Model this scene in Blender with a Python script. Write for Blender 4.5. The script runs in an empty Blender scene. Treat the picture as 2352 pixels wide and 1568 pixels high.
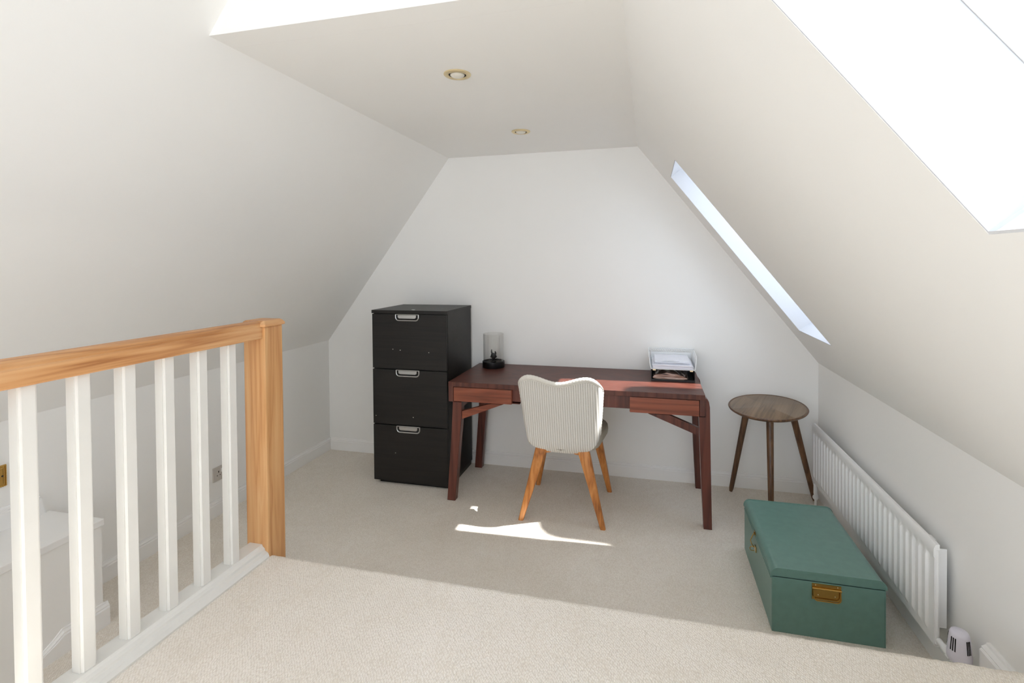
import bpy, bmesh, math, random
from mathutils import Vector, Matrix, noise as mnoise
random.seed(7)
C = bpy.context.scene.collection
S = bpy.context.scene
PI = math.pi

# ------------------------------------------------------------------ camera, sky, sun, exposure
cam_d = bpy.data.cameras.new('camera'); cam = bpy.data.objects.new('camera', cam_d); C.objects.link(cam)
F = Vector((-0.2366482, 0.9714729, -0.01542818)); Rt = Vector((0.97158546, 0.23654409, -0.00828194)); U = Vector((0.00439623, 0.0169497, 0.99984668))
M = Matrix((Rt, U, -F)).transposed().to_4x4(); M.translation = Vector((2.55205, -3.51010, 1.51795))
cam.matrix_world = M
cam_d.sensor_width = 36; cam_d.lens = 1130.874 / 2352 * 36
cam_d.shift_x = (1176 - 1216.95) / 2352; cam_d.shift_y = (618.14 - 784) / 2352
cam_d.clip_start = 0.05
S.camera = cam

w = bpy.data.worlds.new('sky'); S.world = w; w.use_nodes = True
bg = w.node_tree.nodes['Background']
bg.inputs[0].default_value = (0.84, 0.93, 1.06, 1); bg.inputs[1].default_value = 3.0

sd = bpy.data.lights.new('sun', 'SUN'); sun = bpy.data.objects.new('sun', sd); C.objects.link(sun)
sd.energy = 15.0; sd.angle = math.radians(0.7); sd.color = (1.0, 0.98, 0.95)
sun.location = (8, -1, 9)
sun.rotation_euler = Vector((-0.67, -0.05, -1)).to_track_quat('-Z', 'Y').to_euler()

# added soft fill lamp in the rear wall opening, behind the camera
ad = bpy.data.lights.new('added_fill_light', 'AREA'); al = bpy.data.objects.new('added_fill_light', ad); C.objects.link(al)
ad.shape = 'RECTANGLE'; ad.size = 2.6; ad.size_y = 1.95; ad.energy = 8.0; ad.color = (1.0, 0.955, 0.90)
al.location = (1.8, -6.05, 1.525); al.rotation_euler = (PI/2, 0, 0)

S.view_settings.view_transform = 'Standard'; S.view_settings.look = 'None'
S.view_settings.gamma = 1; S.view_settings.use_curve_mapping = False
S.view_settings.exposure = 0.24
S.cycles.max_bounces = 12; S.cycles.diffuse_bounces = 9; S.cycles.glossy_bounces = 6
S.cycles.transmission_bounces = 8; S.cycles.transparent_max_bounces = 12
S.cycles.sample_clamp_indirect = 12.0

# ------------------------------------------------------------------ materials
def srgb(r, g, b):
    f = lambda c: (c/255/12.92) if c/255 <= .04045 else ((c/255+.055)/1.055)**2.4
    return (f(r), f(g), f(b), 1)
class NT:
    def __init__(s, name):
        s.m = bpy.data.materials.new(name); s.m.use_nodes = True; s.t = s.m.node_tree; s.n = s.t.nodes
        s.p = s.n['Principled BSDF']
    def node(s, typ, **kw):
        n = s.n.new(typ)
        for k, v in kw.items():
            if k in n.inputs.keys(): n.inputs[k].default_value = v
            else: setattr(n, k, v)
        return n
    def link(s, a, b): s.t.links.new(a, b)
    def coords(s, scale=(1,1,1), rot=(0,0,0), kind='Object'):
        tc = s.node('ShaderNodeTexCoord'); mp = s.node('ShaderNodeMapping')
        mp.inputs['Scale'].default_value = scale; mp.inputs['Rotation'].default_value = rot
        s.link(tc.outputs[kind], mp.inputs[0]); return mp.outputs[0]
    def ramp(s, fac, stops):
        r = s.node('ShaderNodeValToRGB'); e = r.color_ramp.elements
        while len(e) < len(stops): e.new(0.5)
        for i, (p, c) in enumerate(stops): e[i].position = p; e[i].color = c
        s.link(fac, r.inputs[0]); return r.outputs[0]
    def bump(s, h, strength=.3, dist=.002):
        b = s.node('ShaderNodeBump'); b.inputs['Strength'].default_value = strength; b.inputs['Distance'].default_value = dist
        s.link(h, b.inputs['Height']); s.link(b.outputs[0], s.p.inputs['Normal']); return b
def plain(name, col, rough=.5, metal=0, var=.04, vs=6, bump=0, spec=.5, coat=0):
    a = NT(name)
    n = a.node('ShaderNodeTexNoise', Scale=vs, Detail=4.0)
    a.link(a.coords(), n.inputs['Vector'])
    c = col; lo = tuple(max(0, x*(1-var)) for x in c[:3])+(1,); hi = tuple(min(1, x*(1+var)) for x in c[:3])+(1,)
    a.link(a.ramp(n.outputs['Fac'], [(.3, lo), (.7, hi)]), a.p.inputs['Base Color'])
    a.p.inputs['Roughness'].default_value = rough; a.p.inputs['Metallic'].default_value = metal
    a.p.inputs['Specular IOR Level'].default_value = spec
    a.p.inputs['Coat Weight'].default_value = coat
    if bump:
        n2 = a.node('ShaderNodeTexNoise', Scale=160.0, Detail=3.0); a.link(a.coords(), n2.inputs['Vector'])
        a.bump(n2.outputs['Fac'], bump, .001)
    return a.m
def wood(name, dark, mid, light, axis=2, rough=.4, ring=1.0, coat=.15, sp=.5, bump=.15):
    a = NT(name)
    sc = [95, 95, 95]; sc[axis] = 3.0
    n1 = a.node('ShaderNodeTexNoise', Scale=1.0, Detail=6.0, Roughness=.6); a.link(a.coords(sc), n1.inputs['Vector'])
    sc2 = [13*ring, 13*ring, 13*ring]; sc2[axis] = .7
    n2 = a.node('ShaderNodeTexNoise', Scale=1.0, Detail=3.0, Distortion=.6); a.link(a.coords(sc2), n2.inputs['Vector'])
    mul = a.node('ShaderNodeMath', operation='MULTIPLY'); mul.inputs[1].default_value = 9
    a.link(n2.outputs['Fac'], mul.inputs[0])
    fr = a.node('ShaderNodeMath', operation='PINGPONG'); fr.inputs[1].default_value = 1; a.link(mul.outputs[0], fr.inputs[0])
    mx = a.node('ShaderNodeMix'); mx.inputs[0].default_value = .62
    a.link(fr.outputs[0], mx.inputs[2]); a.link(n1.outputs['Fac'], mx.inputs[3])
    a.link(a.ramp(mx.outputs[0], [(.22, dark), (.46, mid), (.78, light)]), a.p.inputs['Base Color'])
    a.p.inputs['Roughness'].default_value = rough; a.p.inputs['Coat Weight'].default_value = coat; a.p.inputs['Coat Roughness'].default_value = .25
    a.p.inputs['Specular IOR Level'].default_value = sp
    a.bump(n1.outputs['Fac'], bump, .001)
    return a.m
def carpet():
    a = NT('carpet_loop')
    co = a.coords((1, 1, 1))
    wv = a.node('ShaderNodeTexNoise', Scale=9.0, Detail=2.0); a.link(co, wv.inputs['Vector'])
    ad = a.node('ShaderNodeVectorMath', operation='MULTIPLY_ADD'); ad.inputs[1].default_value = (.012, .012, .012)
    a.link(wv.outputs['Color'], ad.inputs[0]); a.link(co, ad.inputs[2])
    mp = a.node('ShaderNodeMapping'); mp.inputs['Scale'].default_value = (210, 120, 120); mp.inputs['Rotation'].default_value = (0, 0, .55)
    a.link(ad.outputs[0], mp.inputs[0])
    v = a.node('ShaderNodeTexVoronoi', Scale=1.0, Randomness=.55); a.link(mp.outputs[0], v.inputs['Vector'])
    n = a.node('ShaderNodeTexNoise', Scale=2.2, Detail=5.0); a.link(co, n.inputs['Vector'])
    c1 = a.ramp(v.outputs['Distance'], [(.15, srgb(247, 241, 232)), (.75, srgb(226, 217, 204))])
    c2 = a.ramp(n.outputs['Fac'], [(.3, (.93, .92, .90, 1)), (.7, (1, 1, 1, 1))])
    m = a.node('ShaderNodeMix', data_type='RGBA', blend_type='MULTIPLY'); m.inputs[0].default_value = 1
    a.link(c1, m.inputs[6]); a.link(c2, m.inputs[7]); a.link(m.outputs[2], a.p.inputs['Base Color'])
    iv = a.node('ShaderNodeMath', operation='SUBTRACT'); iv.inputs[0].default_value = 1; a.link(v.outputs['Distance'], iv.inputs[1])
    a.bump(iv.outputs[0], .7, .0035)
    a.p.inputs['Roughness'].default_value = .95; a.p.inputs['Specular IOR Level'].default_value = .1
    a.p.inputs['Sheen Weight'].default_value = .15
    return a.m
def glassmat(name, tint=(1,1,1,1), fac=.12, rough=.02):
    m = bpy.data.materials.new(name); m.use_nodes = True; t = m.node_tree; n = t.nodes; n.clear()
    o = n.new('ShaderNodeOutputMaterial'); tr = n.new('ShaderNodeBsdfTransparent'); tr.inputs[0].default_value = tint
    g = n.new('ShaderNodeBsdfGlossy'); g.inputs['Roughness'].default_value = rough
    mx = n.new('ShaderNodeMixShader'); lw = n.new('ShaderNodeLayerWeight'); lw.inputs[0].default_value = fac
    mu = n.new('ShaderNodeMath'); mu.operation = 'MULTIPLY'; mu.inputs[1].default_value = .5
    t.links.new(lw.outputs['Facing'], mu.inputs[0]); t.links.new(mu.outputs[0], mx.inputs[0])
    t.links.new(tr.outputs[0], mx.inputs[1]); t.links.new(g.outputs[0], mx.inputs[2]); t.links.new(mx.outputs[0], o.inputs[0])
    return m

M_wall = plain('wall_paint', srgb(242, 241, 238), .9, var=.01, vs=1.2, bump=.08, spec=.2)
M_reveal = plain('dimmed_reveal_paint', srgb(216, 218, 222), .8, var=.008, vs=2, spec=.2)  # wall paint darkened to hold down the strong light in the reveals
M_gloss = plain('white_gloss_paint', srgb(241, 240, 238), .35, var=.012, vs=8, bump=.05)
M_bal = plain('dimmed_white_paint', srgb(222, 220, 215), .38, var=.015, vs=14, bump=.08)  # same white as the skirting, darkened against the strong light on the balusters
M_rad = plain('radiator_enamel', srgb(240, 240, 239), .4, var=.015, vs=10)
M_carpet = carpet()
M_oak = wood('oak_handrail', srgb(166, 108, 60), srgb(200, 146, 94), srgb(216, 170, 122), axis=1, rough=.45)
M_pine = wood('pine_newel', srgb(178, 120, 68), srgb(202, 150, 96), srgb(214, 168, 118), axis=2, rough=.45)
M_cab = wood('black_brown_veneer', srgb(22, 19, 17), srgb(27, 24, 22), srgb(34, 30, 27), axis=0, rough=.42, sp=.35, coat=.0, bump=.1)
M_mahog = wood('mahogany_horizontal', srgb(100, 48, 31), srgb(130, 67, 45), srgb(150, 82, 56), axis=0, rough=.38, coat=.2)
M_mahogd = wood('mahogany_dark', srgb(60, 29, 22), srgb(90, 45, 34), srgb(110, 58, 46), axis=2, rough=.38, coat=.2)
M_teak = wood('teak_chair_leg', srgb(136, 80, 36), srgb(190, 120, 58), srgb(214, 148, 82), axis=2, rough=.4, coat=.2)
M_walnut = wood('walnut_leg', srgb(54, 34, 20), srgb(92, 62, 38), srgb(116, 82, 52), axis=2, rough=.45)
M_stooltop = wood('walnut_stool_top', srgb(86, 66, 46), srgb(116, 93, 68), srgb(134, 110, 84), axis=1, rough=.4, ring=.6)
M_green = plain('green_painted_metal', srgb(104, 139, 130), .38, var=.05, vs=30, bump=.1)
M_brass = plain('polished_brass', srgb(196, 160, 92), .22, metal=1, var=.05)
M_brasspale = plain('pale_brass', srgb(232, 214, 172), .4, metal=.6, var=.03)
M_chrome = plain('brushed_steel', srgb(196, 196, 196), .28, metal=1, var=.03)
M_black = plain('black_lacquer', srgb(14, 13, 14), .35)
M_dark = plain('dark_hole', srgb(22, 19, 18), .8)
M_whitepl = plain('white_plastic', srgb(232, 231, 229), .35, var=.01)
M_trv = plain('lilac_white_plastic', srgb(222, 219, 230), .35, var=.01)
M_socket = plain('beige_grey_plastic', srgb(196, 189, 182), .4, var=.01)
M_paper = plain('paper', srgb(232, 233, 240), .8, var=.02, vs=20)
M_traywhite = plain('white_mesh_metal', srgb(232, 234, 234), .5, var=.01)
M_bulb = plain('frosted_bulb', srgb(226, 222, 210), .15, var=.02)
M_pane = glassmat('window_glass', (.98, .99, 1, 1), .05)
M_glass = glassmat('tinted_glass', (.968, .966, .96, 1), .3)
M_badge = plain('pewter_badge', srgb(140, 134, 124), .45, metal=.7)

def desktop_mat():
    a = NT('mahogany_parquet_top')
    tc = a.node('ShaderNodeTexCoord'); sx = a.node('ShaderNodeSeparateXYZ'); a.link(tc.outputs['Object'], sx.inputs[0])
    pp = a.node('ShaderNodeMath', operation='PINGPONG'); pp.inputs[1].default_value = .39; a.link(sx.outputs[0], pp.inputs[0])
    ab = a.node('ShaderNodeMath', operation='ABSOLUTE'); a.link(sx.outputs[1], ab.inputs[0])
    cb = a.node('ShaderNodeCombineXYZ'); a.link(pp.outputs[0], cb.inputs[0]); a.link(ab.outputs[0], cb.inputs[1])
    mp = a.node('ShaderNodeMapping'); mp.inputs['Rotation'].default_value = (0, 0, .6); mp.inputs['Scale'].default_value = (1, 1, 1)
    a.link(cb.outputs[0], mp.inputs[0])
    m2 = a.node('ShaderNodeMapping'); m2.inputs['Scale'].default_value = (3, 60, 1); a.link(mp.outputs[0], m2.inputs[0])
    n = a.node('ShaderNodeTexNoise', Scale=1.0, Detail=6.0, Roughness=.65, Distortion=.4); a.link(m2.outputs[0], n.inputs['Vector'])
    a.link(a.ramp(n.outputs['Fac'], [(.3, srgb(64, 32, 24)), (.5, srgb(84, 44, 34)), (.7, srgb(104, 58, 46))]), a.p.inputs['Base Color'])
    a.p.inputs['Roughness'].default_value = .42; a.p.inputs['Coat Weight'].default_value = .1; a.p.inputs['Coat Roughness'].default_value = .3; a.p.inputs['Specular IOR Level'].default_value = .4
    a.bump(n.outputs['Fac'], .12, .001)
    return a.m
M_desktop = desktop_mat()
def woven_mat():
    a = NT('woven_cream_paper_cord')
    tc = a.node('ShaderNodeTexCoord'); sx = a.node('ShaderNodeSeparateXYZ'); a.link(tc.outputs['Object'], sx.inputs[0])
    m = a.node('ShaderNodeMath', operation='MULTIPLY'); m.inputs[1].default_value = 2*PI/.0131; a.link(sx.outputs[0], m.inputs[0])
    s = a.node('ShaderNodeMath', operation='SINE'); a.link(m.outputs[0], s.inputs[0])
    mz = a.node('ShaderNodeMath', operation='MULTIPLY'); mz.inputs[1].default_value = 2*PI/.0046; a.link(sx.outputs[2], mz.inputs[0])
    sz = a.node('ShaderNodeMath', operation='SINE'); a.link(mz.outputs[0], sz.inputs[0])
    n = a.node('ShaderNodeTexNoise', Scale=260.0, Detail=2.0); a.link(tc.outputs['Object'], n.inputs['Vector'])
    a1 = a.node('ShaderNodeMath', operation='MULTIPLY_ADD'); a1.inputs[1].default_value = .25; a.link(sz.outputs[0], a1.inputs[0]); a.link(s.outputs[0], a1.inputs[2])
    a2 = a.node('ShaderNodeMath', operation='MULTIPLY_ADD'); a2.inputs[1].default_value = 1.0; a.link(n.outputs['Fac'], a2.inputs[0]); a.link(a1.outputs[0], a2.inputs[2])
    mr = a.node('ShaderNodeMapRange'); mr.inputs[1].default_value = -.9; mr.inputs[2].default_value = 1.6; a.link(a2.outputs[0], mr.inputs[0])
    a.link(a.ramp(mr.outputs[0], [(.1, srgb(192, 187, 177)), (.45, srgb(218, 214, 206)), (.9, srgb(232, 229, 222))]), a.p.inputs['Base Color'])
    a.p.inputs['Roughness'].default_value = .7
    a.bump(a1.outputs[0], .5, .0015)
    return a.m
M_woven = woven_mat()
M_border = plain('cream_cord_border', srgb(226, 222, 213), .7, var=.06, vs=180, bump=.4)
def seat_mat():
    a = NT('woven_taupe_seat')
    n = a.node('ShaderNodeTexVoronoi', Scale=230.0, Randomness=.6); a.link(a.coords((1, 1.6, 1.6)), n.inputs['Vector'])
    a.link(a.ramp(n.outputs['Distance'], [(.1, srgb(206, 199, 184)), (.6, srgb(170, 162, 147))]), a.p.inputs['Base Color'])
    a.bump(n.outputs['Distance'], .5, .002); a.p.inputs['Roughness'].default_value = .8
    return a.m
M_seat = seat_mat()
def wallet_mat():
    a = NT('printed_pages_in_plastic')
    n = a.node('ShaderNodeTexNoise', Scale=1.0, Detail=3.0, Distortion=1.2); a.link(a.coords((6, 6, 90)), n.inputs['Vector'])
    a.link(a.ramp(n.outputs['Fac'], [(.32, srgb(52, 44, 42)), (.45, srgb(150, 118, 100)), (.55, srgb(196, 180, 170)), (.7, srgb(120, 96, 90))]), a.p.inputs['Base Color'])
    a.p.inputs['Roughness'].default_value = .12; a.p.inputs['Coat Weight'].default_value = .8
    return a.m
M_wallet = wallet_mat()

# ------------------------------------------------------------------ geometry helpers
def obj(name, bm, mat, parent=None, smooth=False, loc=None):
    me = bpy.data.meshes.new(name); bm.normal_update()
    if smooth:
        for f in bm.faces: f.smooth = True
        for e in bm.edges:
            if len(e.link_faces) == 2 and e.calc_face_angle(0) > .7: e.smooth = False
    bm.to_mesh(me); bm.free(); me.materials.append(mat)
    o = bpy.data.objects.new(name, me); C.objects.link(o)
    if loc is not None: o.location = loc
    if parent: o.parent = parent
    return o
def tag(o, label, cat, group=None):
    o['label'] = label; o['category'] = cat
    if group: o['group'] = group
    return o
def thing(name, label, cat, loc=(0,0,0), rz=0, group=None):
    o = bpy.data.objects.new(name, None); C.objects.link(o); o.location = loc; o.rotation_euler = (0,0,rz)
    o.empty_display_size = .1
    return tag(o, label, cat, group)
def struct(name, bm, mat, smooth=False, parent=None):
    o = obj(name, bm, mat, parent, smooth)
    if not parent: o['kind'] = 'structure'
    return o
def recalc(bm): bmesh.ops.recalc_face_normals(bm, faces=bm.faces[:])
def box(bm, x0, x1, y0, y1, z0, z1, bev=0, seg=2):
    r = bmesh.ops.create_cube(bm, size=1); vs = r['verts']
    for v in vs: v.co = Vector(((x0+x1)/2+v.co.x*(x1-x0), (y0+y1)/2+v.co.y*(y1-y0), (z0+z1)/2+v.co.z*(z1-z0)))
    if bev:
        es = list({e for v in vs for e in v.link_edges})
        bmesh.ops.bevel(bm, geom=es, offset=bev, segments=seg, affect='EDGES', profile=.6)
    return bm
def B(*a, **k): return box(bmesh.new(), *a, **k)
def prism(bm, pts, axis, a, b, bev=0, seg=2):
    """closed polygon pts (2D) extruded along axis from a to b.  axis 0: pts=(y,z) 1: (x,z) 2: (x,y)"""
    def P(p, t): return {0: (t, p[0], p[1]), 1: (p[0], t, p[1]), 2: (p[0], p[1], t)}[axis]
    n = len(pts); v0 = [bm.verts.new(P(p, a)) for p in pts]; v1 = [bm.verts.new(P(p, b)) for p in pts]
    fs = [bm.faces.new(v0[::-1]), bm.faces.new(v1)]
    for i in range(n): fs.append(bm.faces.new((v0[i], v0[(i+1)%n], v1[(i+1)%n], v1[i])))
    bmesh.ops.recalc_face_normals(bm, faces=fs)
    if bev:
        es = list(fs[0].edges)+list(fs[1].edges); bmesh.ops.bevel(bm, geom=es, offset=bev, segments=seg, affect='EDGES')
    return bm
def PR(*a, **k): return prism(bmesh.new(), *a, **k)
def lathe(bm, prof, cx=0, cy=0, n=48, sx=1, sy=1, cap0=False, cap1=False):
    rings = []
    for r, z in prof:
        rings.append([bm.verts.new((cx+sx*r*math.cos(2*PI*i/n), cy+sy*r*math.sin(2*PI*i/n), z)) for i in range(n)])
    for a, b in zip(rings, rings[1:]):
        for i in range(n): bm.faces.new((a[i], a[(i+1)%n], b[(i+1)%n], b[i]))
    if cap0: bm.faces.new(rings[0][::-1])
    if cap1: bm.faces.new(rings[-1])
    return bm
def LT(*a, **k): return lathe(bmesh.new(), *a, **k)
def tube(bm, pts, rad, n=8, closed=False, caps=True):
    """round tube along points; rad number or list, or (rw, rh) function"""
    P = [Vector(p) for p in pts]; N = len(P); rings = []
    up = None
    for i, p in enumerate(P):
        t = (P[(i+1) % N]-P[i-1]) if closed or 0 < i < N-1 else (P[1]-P[0] if i == 0 else P[-1]-P[-2])
        t.normalize()
        if up is None:
            up = Vector((0,0,1)) if abs(t.z) < .9 else Vector((0,1,0))
        sd_ = t.cross(up); sd_.normalize(); up = sd_.cross(t); up.normalize()
        r = rad[i] if isinstance(rad, (list, tuple)) else rad
        rings.append([bm.verts.new(p+sd_*(r*math.cos(2*PI*k/n))+up*(r*math.sin(2*PI*k/n))) for k in range(n)])
    for i in range(N if closed else N-1):
        a, b = rings[i], rings[(i+1) % N]
        for k in range(n): bm.faces.new((a[k], a[(k+1)%n], b[(k+1)%n], b[k]))
    if caps and not closed: bm.faces.new(rings[0][::-1]); bm.faces.new(rings[-1])
    return bm
def TB(*a, **k): return tube(bmesh.new(), *a, **k)
def loft(bm, secs, cap=True):
    """sections: lists of equal count 3D points"""
    R = [[bm.verts.new(p) for p in s] for s in secs]; n = len(R[0])
    for a, b in zip(R, R[1:]):
        for i in range(n): bm.faces.new((a[i], a[(i+1)%n], b[(i+1)%n], b[i]))
    if cap: bm.faces.new(R[0][::-1]); bm.faces.new(R[-1])
    recalc(bm); return bm
def rrect(cx, cy, z, wx, wy, r, seg=3):
    pts = []
    for qx, qy, a0 in ((1,1,0),(-1,1,90),(-1,-1,180),(1,-1,270)):
        for k in range(seg+1):
            a = math.radians(a0+90*k/seg)
            pts.append((cx+qx*(wx/2-r)+r*math.cos(a), cy+qy*(wy/2-r)+r*math.sin(a), z))
    return pts

# ------------------------------------------------------------------ the room
W, HL, HR, XA, XB, H = 3.604, 0.888, 0.85, 1.069, 2.475, 2.31
YC = -2.10; YN = -6.0; YP = -1.935; ZP = 0.42
LSx, LSz = XA, H-HL; RSx, RSz = XB-W, H-HR
# apex of the two slopes
# solve  W+RSx*s = LSx*t ; HR+RSz*s = HL+LSz*t
det = RSx*(-LSz) - (-LSx)*RSz
s_ap = ((0-W)*(-LSz) - (-LSx)*(HL-HR))/det
APX, APZ = W+RSx*s_ap, HR+RSz*s_ap
nR = Vector((RSz, 0, -RSx)).normalized(); nL = Vector((-LSz, 0, LSx)).normalized()
def pR(s, y, t=0): return Vector((W+RSx*s, y, HR+RSz*s)) + nR*t
def pL(s, y, t=0): return Vector((LSx*s, y, HL+LSz*s)) + nL*t
TH = .26

prof = [(0, -.02), (W, -.02), (W, HR), (XB, H), (XA, H), (0, HL)]
struct('wall_back', PR([(-.15, -.15), (W+.15, -.15), (W+.15, HR), (APX, APZ+.25), (-.15, HL)], 1, 0.0, .12), M_wall)
struct('wall_left', B(-.12, 0, YN, 0, -.1, HL), M_wall)
struct('wall_right', B(W, W+.12, YN, 0, -.1, HR), M_wall)
bm = bmesh.new(); box(bm, -.1, W+.1, YN, 0, -.12, 0)
struct('floor', bm, M_carpet)
# flat ceiling over the far part and the bright upright above its near edge
struct('ceiling', PR([(XA, H), (XB, H), (XB+.04, H+.1), (XA-.04, H+.1)], 1, YC+.1005, 0), M_wall)
struct('wall_gable_upstand', PR([(XA, H), (XB, H), (APX, APZ)], 1, YC, YC+.1), M_wall)

def slope(name, pf, s0, s1, holes):
    ss = sorted({s0, s1} | {h[k] for h in holes for k in (0, 1)}); ys = sorted({YN, 0.0} | {h[k] for h in holes for k in (2, 3)})
    bm = bmesh.new(); V = {}
    def v(i, j, k):
        if (i, j, k) not in V: V[(i, j, k)] = bm.verts.new(pf(ss[i], ys[j], TH*k))
        return V[(i, j, k)]
    def solid(i, j):
        if i < 0 or j < 0 or i >= len(ss)-1 or j >= len(ys)-1: return False
        cs, cy = (ss[i]+ss[i+1])/2, (ys[j]+ys[j+1])/2
        return not any(h[0] < cs < h[1] and h[2] < cy < h[3] for h in holes)
    for i in range(len(ss)-1):
        for j in range(len(ys)-1):
            if not solid(i, j): continue
            for k in (0, 1): bm.faces.new([v(i, j, k), v(i+1, j, k), v(i+1, j+1, k), v(i, j+1, k)])
            if not solid(i-1, j): bm.faces.new([v(i, j, 0), v(i, j+1, 0), v(i, j+1, 1), v(i, j, 1)])
            if not solid(i+1, j): bm.faces.new([v(i+1, j, 0), v(i+1, j+1, 0), v(i+1, j+1, 1), v(i+1, j, 1)])
            if not solid(i, j-1): bm.faces.new([v(i, j, 0), v(i+1, j, 0), v(i+1, j, 1), v(i, j, 1)])
            if not solid(i, j+1): bm.faces.new([v(i, j+1, 0), v(i+1, j+1, 0), v(i+1, j+1, 1), v(i, j+1, 1)])
    recalc(bm)
    return struct(name, bm, M_wall)
HA = (.165, .818, -.823, -.29)        # far skylight
HB = (.482, 1.16, -3.2, -2.605)      # near skylight, only its far corner is in view
HC = (.6, 1.15, -5.0, -3.8)          # left slope, beside and behind the camera; unseen skylight added for its light
slope('ceiling_right', pR, -.12, s_ap, [HA, HB])
slope('ceiling_left', pL, -.12, s_ap+.02, [HC])

def skylight(n, pf, h):
    s0, s1, y0, y1 = h
    fr = bmesh.new()
    def bar(sa, sb, ya, yb, t0, t1):
        loft(fr, [[pf(sa, ya, t0), pf(sb, ya, t0), pf(sb, yb, t0), pf(sa, yb, t0)], [pf(sa, ya, t1), pf(sb, ya, t1), pf(sb, yb, t1), pf(sa, yb, t1)]])
    e = .012; es = .03
    bar(s0, s0+es, y0, y1, TH-.07, TH+.02); bar(s1-es, s1, y0, y1, TH-.07, TH+.02)
    bar(s0+es, s1-es, y0, y0+e, TH-.07, TH+.02); bar(s0+es, s1-es, y1-e, y1, TH-.07, TH+.02)
    f = struct('window_%d' % n, fr, M_gloss)
    pb = bmesh.new()
    loft(pb, [[pf(a, b, TH-.03+t) for a, b in ((s0+es, y0+e), (s1-es, y0+e), (s1-es, y1-e), (s0+es, y1-e))] for t in (0, .012)])
    obj('pane', pb, M_pane, f)
    # plaster lining of the reveal, in the darkened wall paint
    rb = bmesh.new(); q = .004
    for a, b in (((s0, y0), (s0, y1)), ((s0, y1), (s1, y1)), ((s1, y1), (s1, y0)), ((s1, y0), (s0, y0))):
        dn = Vector((0, 0, 0))
        cs, cy = (s0+s1)/2, (y0+y1)/2
        def ins(p): return (p[0]+(.003 if p[0] < cs else -.003), p[1]+(q if p[1] < cy else -q))
        A0, B0, A1, B1 = a, b, ins(a), ins(b)
        loft(rb, [[pf(*A0, .0005), pf(*B0, .0005), pf(*B1, .0005), pf(*A1, .0005)], [pf(*A0, TH-.071), pf(*B0, TH-.071), pf(*B1, TH-.071), pf(*A1, TH-.071)]])
    obj('reveal_lining', rb, M_reveal, f)
skylight(1, pR, HA); skylight(2, pR, HB); skylight(3, pL, HC)

# rear gable wall behind the camera with an opening added to let in light
bm = bmesh.new()
box(bm, -.12, .5, YN-.12, YN, -.1, 3.6); box(bm, 3.1, W+.12, YN-.12, YN, -.1, 3.6)
box(bm, .5, 3.1, YN-.12, YN, -.1, .55); box(bm, .5, 3.1, YN-.12, YN, 2.5, 3.6)
struct('wall_rear', bm, M_wall)

# unseen sun blocker added outside the right slope, shaped to shade the far skylight
XC = 4.9
pts = [(3.4, -1.03), (2.35, -1.03), (2.335, -.886), (2.29, -.862), (2.15, -.856), (2.06, -.884), (1.98, -.865), (1.92, -.80), (1.885, -.70), (1.885, -.60), (1.91, -.535), (1.98, -.508), (2.1, -.50), (2.33, -.505), (2.36, -.45), (2.37, -.28), (3.4, -.28)]
po = []
for xf, yf in pts:
    k = (XC-xf)/.67; po.append((yf+.05*k, k))
po[0] = (po[0][0], -.5); po[-1] = (po[-1][0], -.5)
struct('sun_blocker', PR(po, 0, XC, XC+.35), plain('blocker_grey', srgb(150, 146, 140), .8, bump=.3))

# landing (upper level) with carpeted bullnose
r = .03
pts = [(YN+.01, 0.0), (YP-.01, 0.0), (YP-.01, ZP-.05), (YP, ZP-.045), (YP, ZP-r*.7)]
for k in range(1, 6):
    a = math.radians(90*k/5); pts.append((YP-r+r*math.cos(a), ZP-r+r*math.sin(a)))
pts.append((YN+.01, ZP))
def landing_part(x0, x1):
    bm = bmesh.new(); n = max(2, int((x1-x0)/.012))
    secs = []
    for i in range(n+1):
        x = x0+(x1-x0)*i/n; s = []
        for (y, z) in pts:
            d = 0
            if z > ZP-.06 and y > YP-.05: d = .0022*mnoise.noise(Vector((x*75, z*30, 0)))
            s.append((x, y+d, z+d*.7))
        secs.append(s)
    loft(bm, secs); return bm
o = struct('floor_landing', landing_part(1.062, W), M_carpet)
# intermediate step below the landing edge
struct('floor_step', B(1.30, W, YP-.005, -1.64, 0.0, .195, bev=.012), M_carpet)
# skirting that starts at the step on the right wall
def skirt_prof(h, t=.016): return [(0, 0), (t, 0), (t, h*.74), (t*.8, h*.80), (t*.85, h*.85), (t*.45, h*.93), (t*.35, h), (0, h)]
def skirting(name, axis, a, b, h, base, sgn, z0=0, parent=None):
    p = [(base+sgn*u, z0+v) for u, v in skirt_prof(h)]
    return struct(name, PR(p, axis, a, b), M_gloss, parent=parent)
skirting('baseboard_back', 0, .0165, W-.0165, .094, 0, -1)
p = [(u, v) for u, v in skirt_prof(.096)]
struct('baseboard_left', PR(p, 1, -1.95, 0), M_gloss)
p = [(W-u, v) for u, v in skirt_prof(.094)]
struct('baseboard_right', PR(p, 1, -1.635, 0), M_gloss)
p = [(W-u, .197+v) for u, v in skirt_prof(.092, .03)]
struct('baseboard_step', PR(p, 1, YP+.004, -1.655), M_gloss)

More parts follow.
